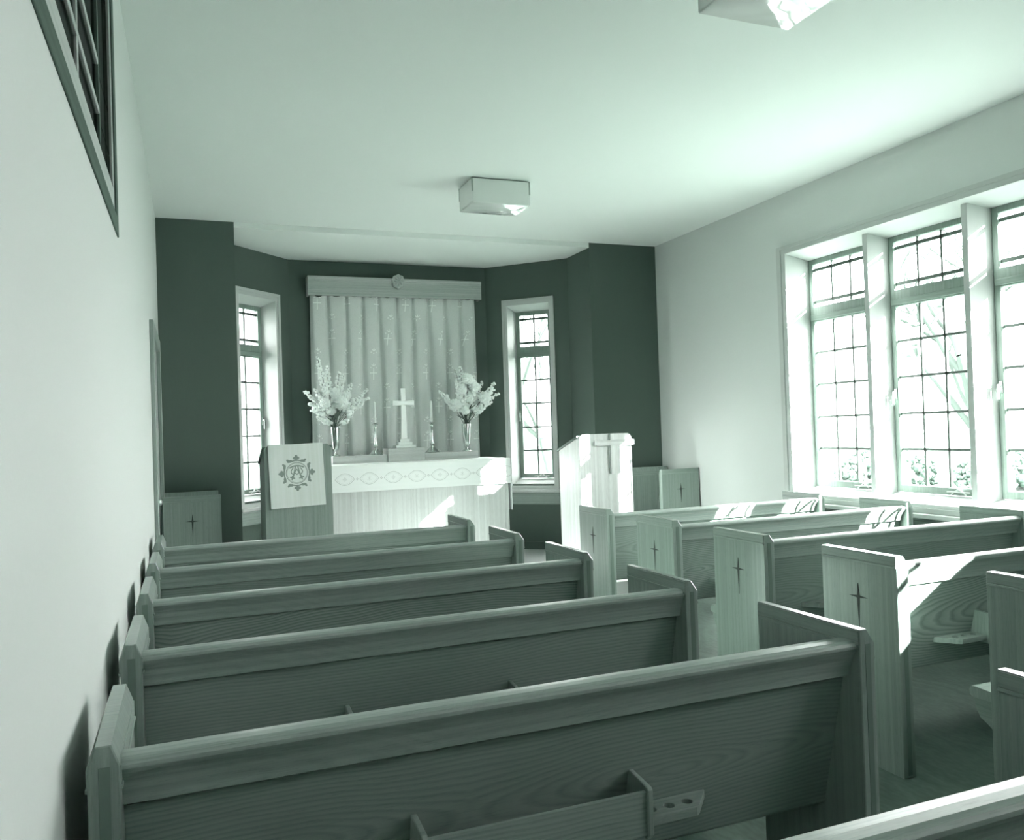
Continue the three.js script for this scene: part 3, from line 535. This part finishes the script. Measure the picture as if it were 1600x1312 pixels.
const emblem = canvasMap(860, 1000, (c, w, h) => {
  c.fillStyle = css(0.80); c.fillRect(0, 0, w, h);
  for (let y = 0; y < h; y += 3) { c.fillStyle = `rgba(150,175,160,${0.05 + 0.04 * Math.sin(y * 0.9)})`; c.fillRect(0, y, w, 1); }
  const R = rng(3); for (let i = 0; i < 26; i++) { const x = R() * w; c.fillStyle = 'rgba(160,185,172,0.05)'; c.fillRect(x, 0, 10 + 50 * R(), h); }
  const cx = w * 0.5, cy = h * 0.46, px = w / 0.42, r = 0.082 * px;
  c.strokeStyle = c.fillStyle = css(0.30);
  c.lineWidth = 9; c.beginPath(); c.arc(cx, cy, r, 0, 2 * PI); c.stroke();
  c.lineWidth = 5; c.beginPath(); c.arc(cx, cy, r * 0.92, 0, 2 * PI); c.stroke();
  const blob = (x, y, a, b, rot) => { c.beginPath(); c.ellipse(x, y, a, b, rot, 0, 2 * PI); c.fill(); };
  for (let k = 0; k < 4; k++) {
    c.save(); c.translate(cx, cy); c.rotate(k * PI / 2);
    const y0 = -r * 1.10;
    blob(0, y0 - r * 0.42, r * 0.14, r * 0.20, 0); blob(-r * 0.17, y0 - r * 0.30, r * 0.14, r * 0.12, 0.5); blob(r * 0.17, y0 - r * 0.30, r * 0.14, r * 0.12, -0.5); blob(0, y0 - r * 0.16, r * 0.1, r * 0.16, 0);
    c.lineWidth = r * 0.13; c.beginPath(); c.arc(0, -r * 0.02, r * 1.17, -PI / 2 - 0.5, -PI / 2 + 0.5); c.stroke();
    for (const s of [-1, 1]) { blob(s * r * 0.62, y0 - r * 0.02, r * 0.24, r * 0.12, s * 0.25); blob(s * r * 0.80, y0 - r * 0.11, r * 0.14, r * 0.10, -s * 0.5); }
    c.restore();
  }
  // alpha above omega, joined as a monogram
  c.lineWidth = r * 0.13; c.lineCap = 'round'; c.lineJoin = 'round';
  c.beginPath(); c.moveTo(cx - r * 0.62, cy - r * 0.52); c.quadraticCurveTo(cx, cy - r * 0.86, cx + r * 0.62, cy - r * 0.52); c.stroke();
  c.beginPath(); c.moveTo(cx - r * 0.12, cy - r * 0.62); c.quadraticCurveTo(cx - r * 0.2, cy - r * 0.1, cx - r * 0.42, cy + r * 0.5); c.moveTo(cx + r * 0.12, cy - r * 0.62); c.quadraticCurveTo(cx + r * 0.2, cy - r * 0.1, cx + r * 0.42, cy + r * 0.5); c.stroke();
  c.lineWidth = r * 0.09;
  c.beginPath(); c.moveTo(cx - r * 0.22, cy - r * 0.05); c.lineTo(cx, cy + r * 0.15); c.lineTo(cx + r * 0.22, cy - r * 0.05); c.lineTo(cx, cy - r * 0.35); c.closePath(); c.stroke();
  for (const s of [-1, 1]) { c.beginPath(); c.moveTo(cx + s * r * 0.32, cy - r * 0.5); c.quadraticCurveTo(cx + s * r * 0.72, cy - r * 0.1, cx + s * r * 0.36, cy + r * 0.12); c.stroke(); c.lineWidth = r * 0.12; c.beginPath(); c.moveTo(cx + s * r * 0.24, cy + r * 0.5); c.lineTo(cx + s * r * 0.62, cy + r * 0.38); c.moveTo(cx + s * r * 0.44, cy + r * 0.3); c.lineTo(cx + s * r * 0.48, cy + r * 0.62); c.stroke(); c.lineWidth = r * 0.09; }
});
{
  // sheet that lies on the desk edge and hangs down its front
  const w = 0.42, h = 0.492, nx = 24, ny = 40, pos = [], uv = [], idx = [];
  for (let j = 0; j <= ny; j++) for (let i = 0; i <= nx; i++) {
    const u = i / nx, v = j / ny, x = 0.782 + u * w + 0.012 * v, y = 1.413 - v * h - 0.008 * (1 - u) * 0 + 0.006 * (u - 0.5) * 2;
    const z = 0.951 + 0.006 * v + 0.006 * Math.sin(u * 7 + 1) * v * v + 0.003 * noise(u * 4, v * 3) ;
    pos.push(x, y, z); uv.push(u, 1 - v);
  }
  const row = nx + 1, n = row * (ny + 1);
  for (let j = 0; j < ny; j++) for (let i = 0; i < nx; i++) { const a = j * row + i; idx.push(a, a + row, a + 1, a + 1, a + row, a + row + 1); }
  const f = idx.slice(); for (let i = 0; i < n; i++) { pos.push(pos[3 * i], pos[3 * i + 1], pos[3 * i + 2] - 0.0025); uv.push(0.02, 0.02); } for (let k = 0; k < f.length; k += 3) idx.push(f[k] + n, f[k + 2] + n, f[k + 1] + n);
  const g = new THREE.BufferGeometry(); g.setAttribute('position', new THREE.Float32BufferAttribute(pos, 3)); g.setAttribute('uv', new THREE.Float32BufferAttribute(uv, 2)); g.setIndex(idx); g.computeVertexNormals();
  const cl = thing('lectern_cloth', 'white cloth embroidered with a monogram in a ring, hung on the lectern', 'cloth');
  part('hanging', g, new THREE.MeshPhysicalMaterial({ map: emblem, roughness: 0.8 }), cl);
  const over = box(0.782, 1.202, 0, 0.0025, -0.03, 0.0, 0.0008); over.rotateX(-0.29); part('overlap', over.translate(0, 1.4105, 0.953), M.linen, cl);
}

// ---------------------------------------------------------------- ceiling lights (switched off)
{
  const shade = (w, d, hgt) => {
    // glossy opal box, its underside slightly bowed
    const body = box(-w / 2, w / 2, -hgt + 0.012, -0.008, -d / 2, d / 2, 0.008, 2);
    const lens = new THREE.PlaneGeometry(w - 0.012, d - 0.012, 24, 16).rotateX(PI / 2), p = lens.attributes.position;
    for (let i = 0; i < p.count; i++) { const a = p.getX(i) / (w / 2), b = p.getZ(i) / (d / 2); p.setY(i, -hgt + 0.012 - 0.012 * (1 - a * a) * (1 - b * b) - 0.0012 * noise(a * 3, b * 3)); }
    lens.computeVertexNormals();
    return join(body, lens);
  };
  const make = (label, x, z, d) => {
    const l = thing('ceiling_light', label, 'ceiling light', [x, H, z], 0, 'opal ceiling lights');
    part('shade', shade(0.47, d, 0.205), M.opal, l);
    part('mounting_frame', join(box(-0.22, 0.22, -0.009, -0.001, -d / 2 + 0.015, d / 2 - 0.015, 0.001)), M.edge, l);
    for (const [sx, sz] of [[-1, -1], [-1, 1], [1, -1], [1, 1]]) part('corner_clip', box(sx * 0.2315 - 0.006, sx * 0.2315 + 0.006, -0.11, -0.01, sz * (d / 2 - 0.004) - 0.006, sz * (d / 2 - 0.004) + 0.006, 0.002), M.bronze, l);
    return l;
  };
  make('boxy opal glass ceiling light farther off, above the front pews', 2.468, 1.645, 0.31);
  make('boxy opal glass ceiling light overhead, cut by the picture top', 2.47, 4.88, 0.31);
}

// ---------------------------------------------------------------- outdoors
struct('ground', box(-60, 90, -1.0, -0.7, -90, 60, 0), M.ground, 'pale open ground outside the windows');
function tree(label, x, z, h, seed, limbs) {
  const t = thing('bare_tree', label, 'tree', [x, -0.7, z], 0, 'bare trees outside'), R = rng(seed), out = [], seg = 6;
  const limb = (from, dir, len, rad, depth) => {
    const pts = [from.clone()], d = dir.clone(); let p = from.clone();
    for (let i = 0; i < 4; i++) { d.add(new THREE.Vector3((R() - 0.5) * 0.4, (R() - 0.35) * 0.35, (R() - 0.5) * 0.4)).normalize(); p = p.clone().addScaledVector(d, len / 4); pts.push(p); }
    const cv = new THREE.CatmullRomCurve3(pts), g = new THREE.TubeGeometry(cv, 8, rad, seg, false), q = g.attributes.position;
    for (let i = 0; i <= 8; i++) { const c = cv.getPointAt(i / 8), k = lerp(1, 0.55, i / 8); for (let j = 0; j <= seg; j++) { const n = i * (seg + 1) + j; q.setXYZ(n, c.x + (q.getX(n) - c.x) * k, c.y + (q.getY(n) - c.y) * k, c.z + (q.getZ(n) - c.z) * k); } }
    out.push([depth, g]);
    if (depth < 4) { const kids = depth < 1 ? limbs : 3; for (let i = 0; i < kids; i++) { const tt = 0.45 + 0.55 * (i + 1) / kids, at = cv.getPointAt(Math.min(1, tt)), a = R() * 6.28; const nd = d.clone().multiplyScalar(0.7).add(new THREE.Vector3(Math.cos(a) * 0.8, 0.15 + 0.3 * R(), Math.sin(a) * 0.8)).normalize(); limb(at, nd, len * (0.55 + 0.25 * R()), rad * 0.52, depth + 1); } }
  };
  limb(new THREE.Vector3(0, -0.05, 0), new THREE.Vector3(0.05, 1, 0.05), h * 0.38, h * 0.017, 0);
  part('trunk', join(...out.filter((o) => o[0] === 0).map((o) => o[1])), M.bark, t);
  part('branches', join(...out.filter((o) => o[0] > 0).map((o) => o[1])), M.bark, t);
}
tree('bare spreading tree seen through the middle light of the big window', 14.5, -4.2, 9, 3, 5);
tree('bare tree with heavy limbs seen through the light nearest the camera', 13.2, 1.5, 9.5, 11, 5);
tree('slender bare tree seen through the light nearest the altar', 14.0, -9.5, 7, 19, 5);
tree('distant bare tree seen through the narrow window by the pulpit', 9.5, -13, 9, 29, 5);
function shrub(label, x, z, w, h, seed) {
  const R = rng(seed), gs = []; for (let i = 0; i < 900; i++) { const a = R() * 6.28, r = Math.sqrt(R()), s = 0.05 + 0.09 * R(); gs.push(new THREE.IcosahedronGeometry(s, 0).scale(1, 0.6, 1).rotateZ(R() * 3).translate(Math.cos(a) * r * w / 2, 0.1 + R() * h * (1 - 0.5 * r * r), Math.sin(a) * r * w / 2 * 0.7)); }
  solo('shrub', join(...gs), M.hedge, label, 'shrub', [x, -0.7, z], 'shrubs outside');
}
shrub('rounded shrub low in the middle light of the big window', 20.5, -12.2, 3.4, 1.2, 41);
shrub('shrub low in the light of the big window nearest the camera', 22.5, -9.5, 3.6, 1.1, 42);
shrub('shrub low in the light of the big window nearest the altar', 18.5, -14.6, 3.2, 1.3, 43);

renderer.render(scene, camera);
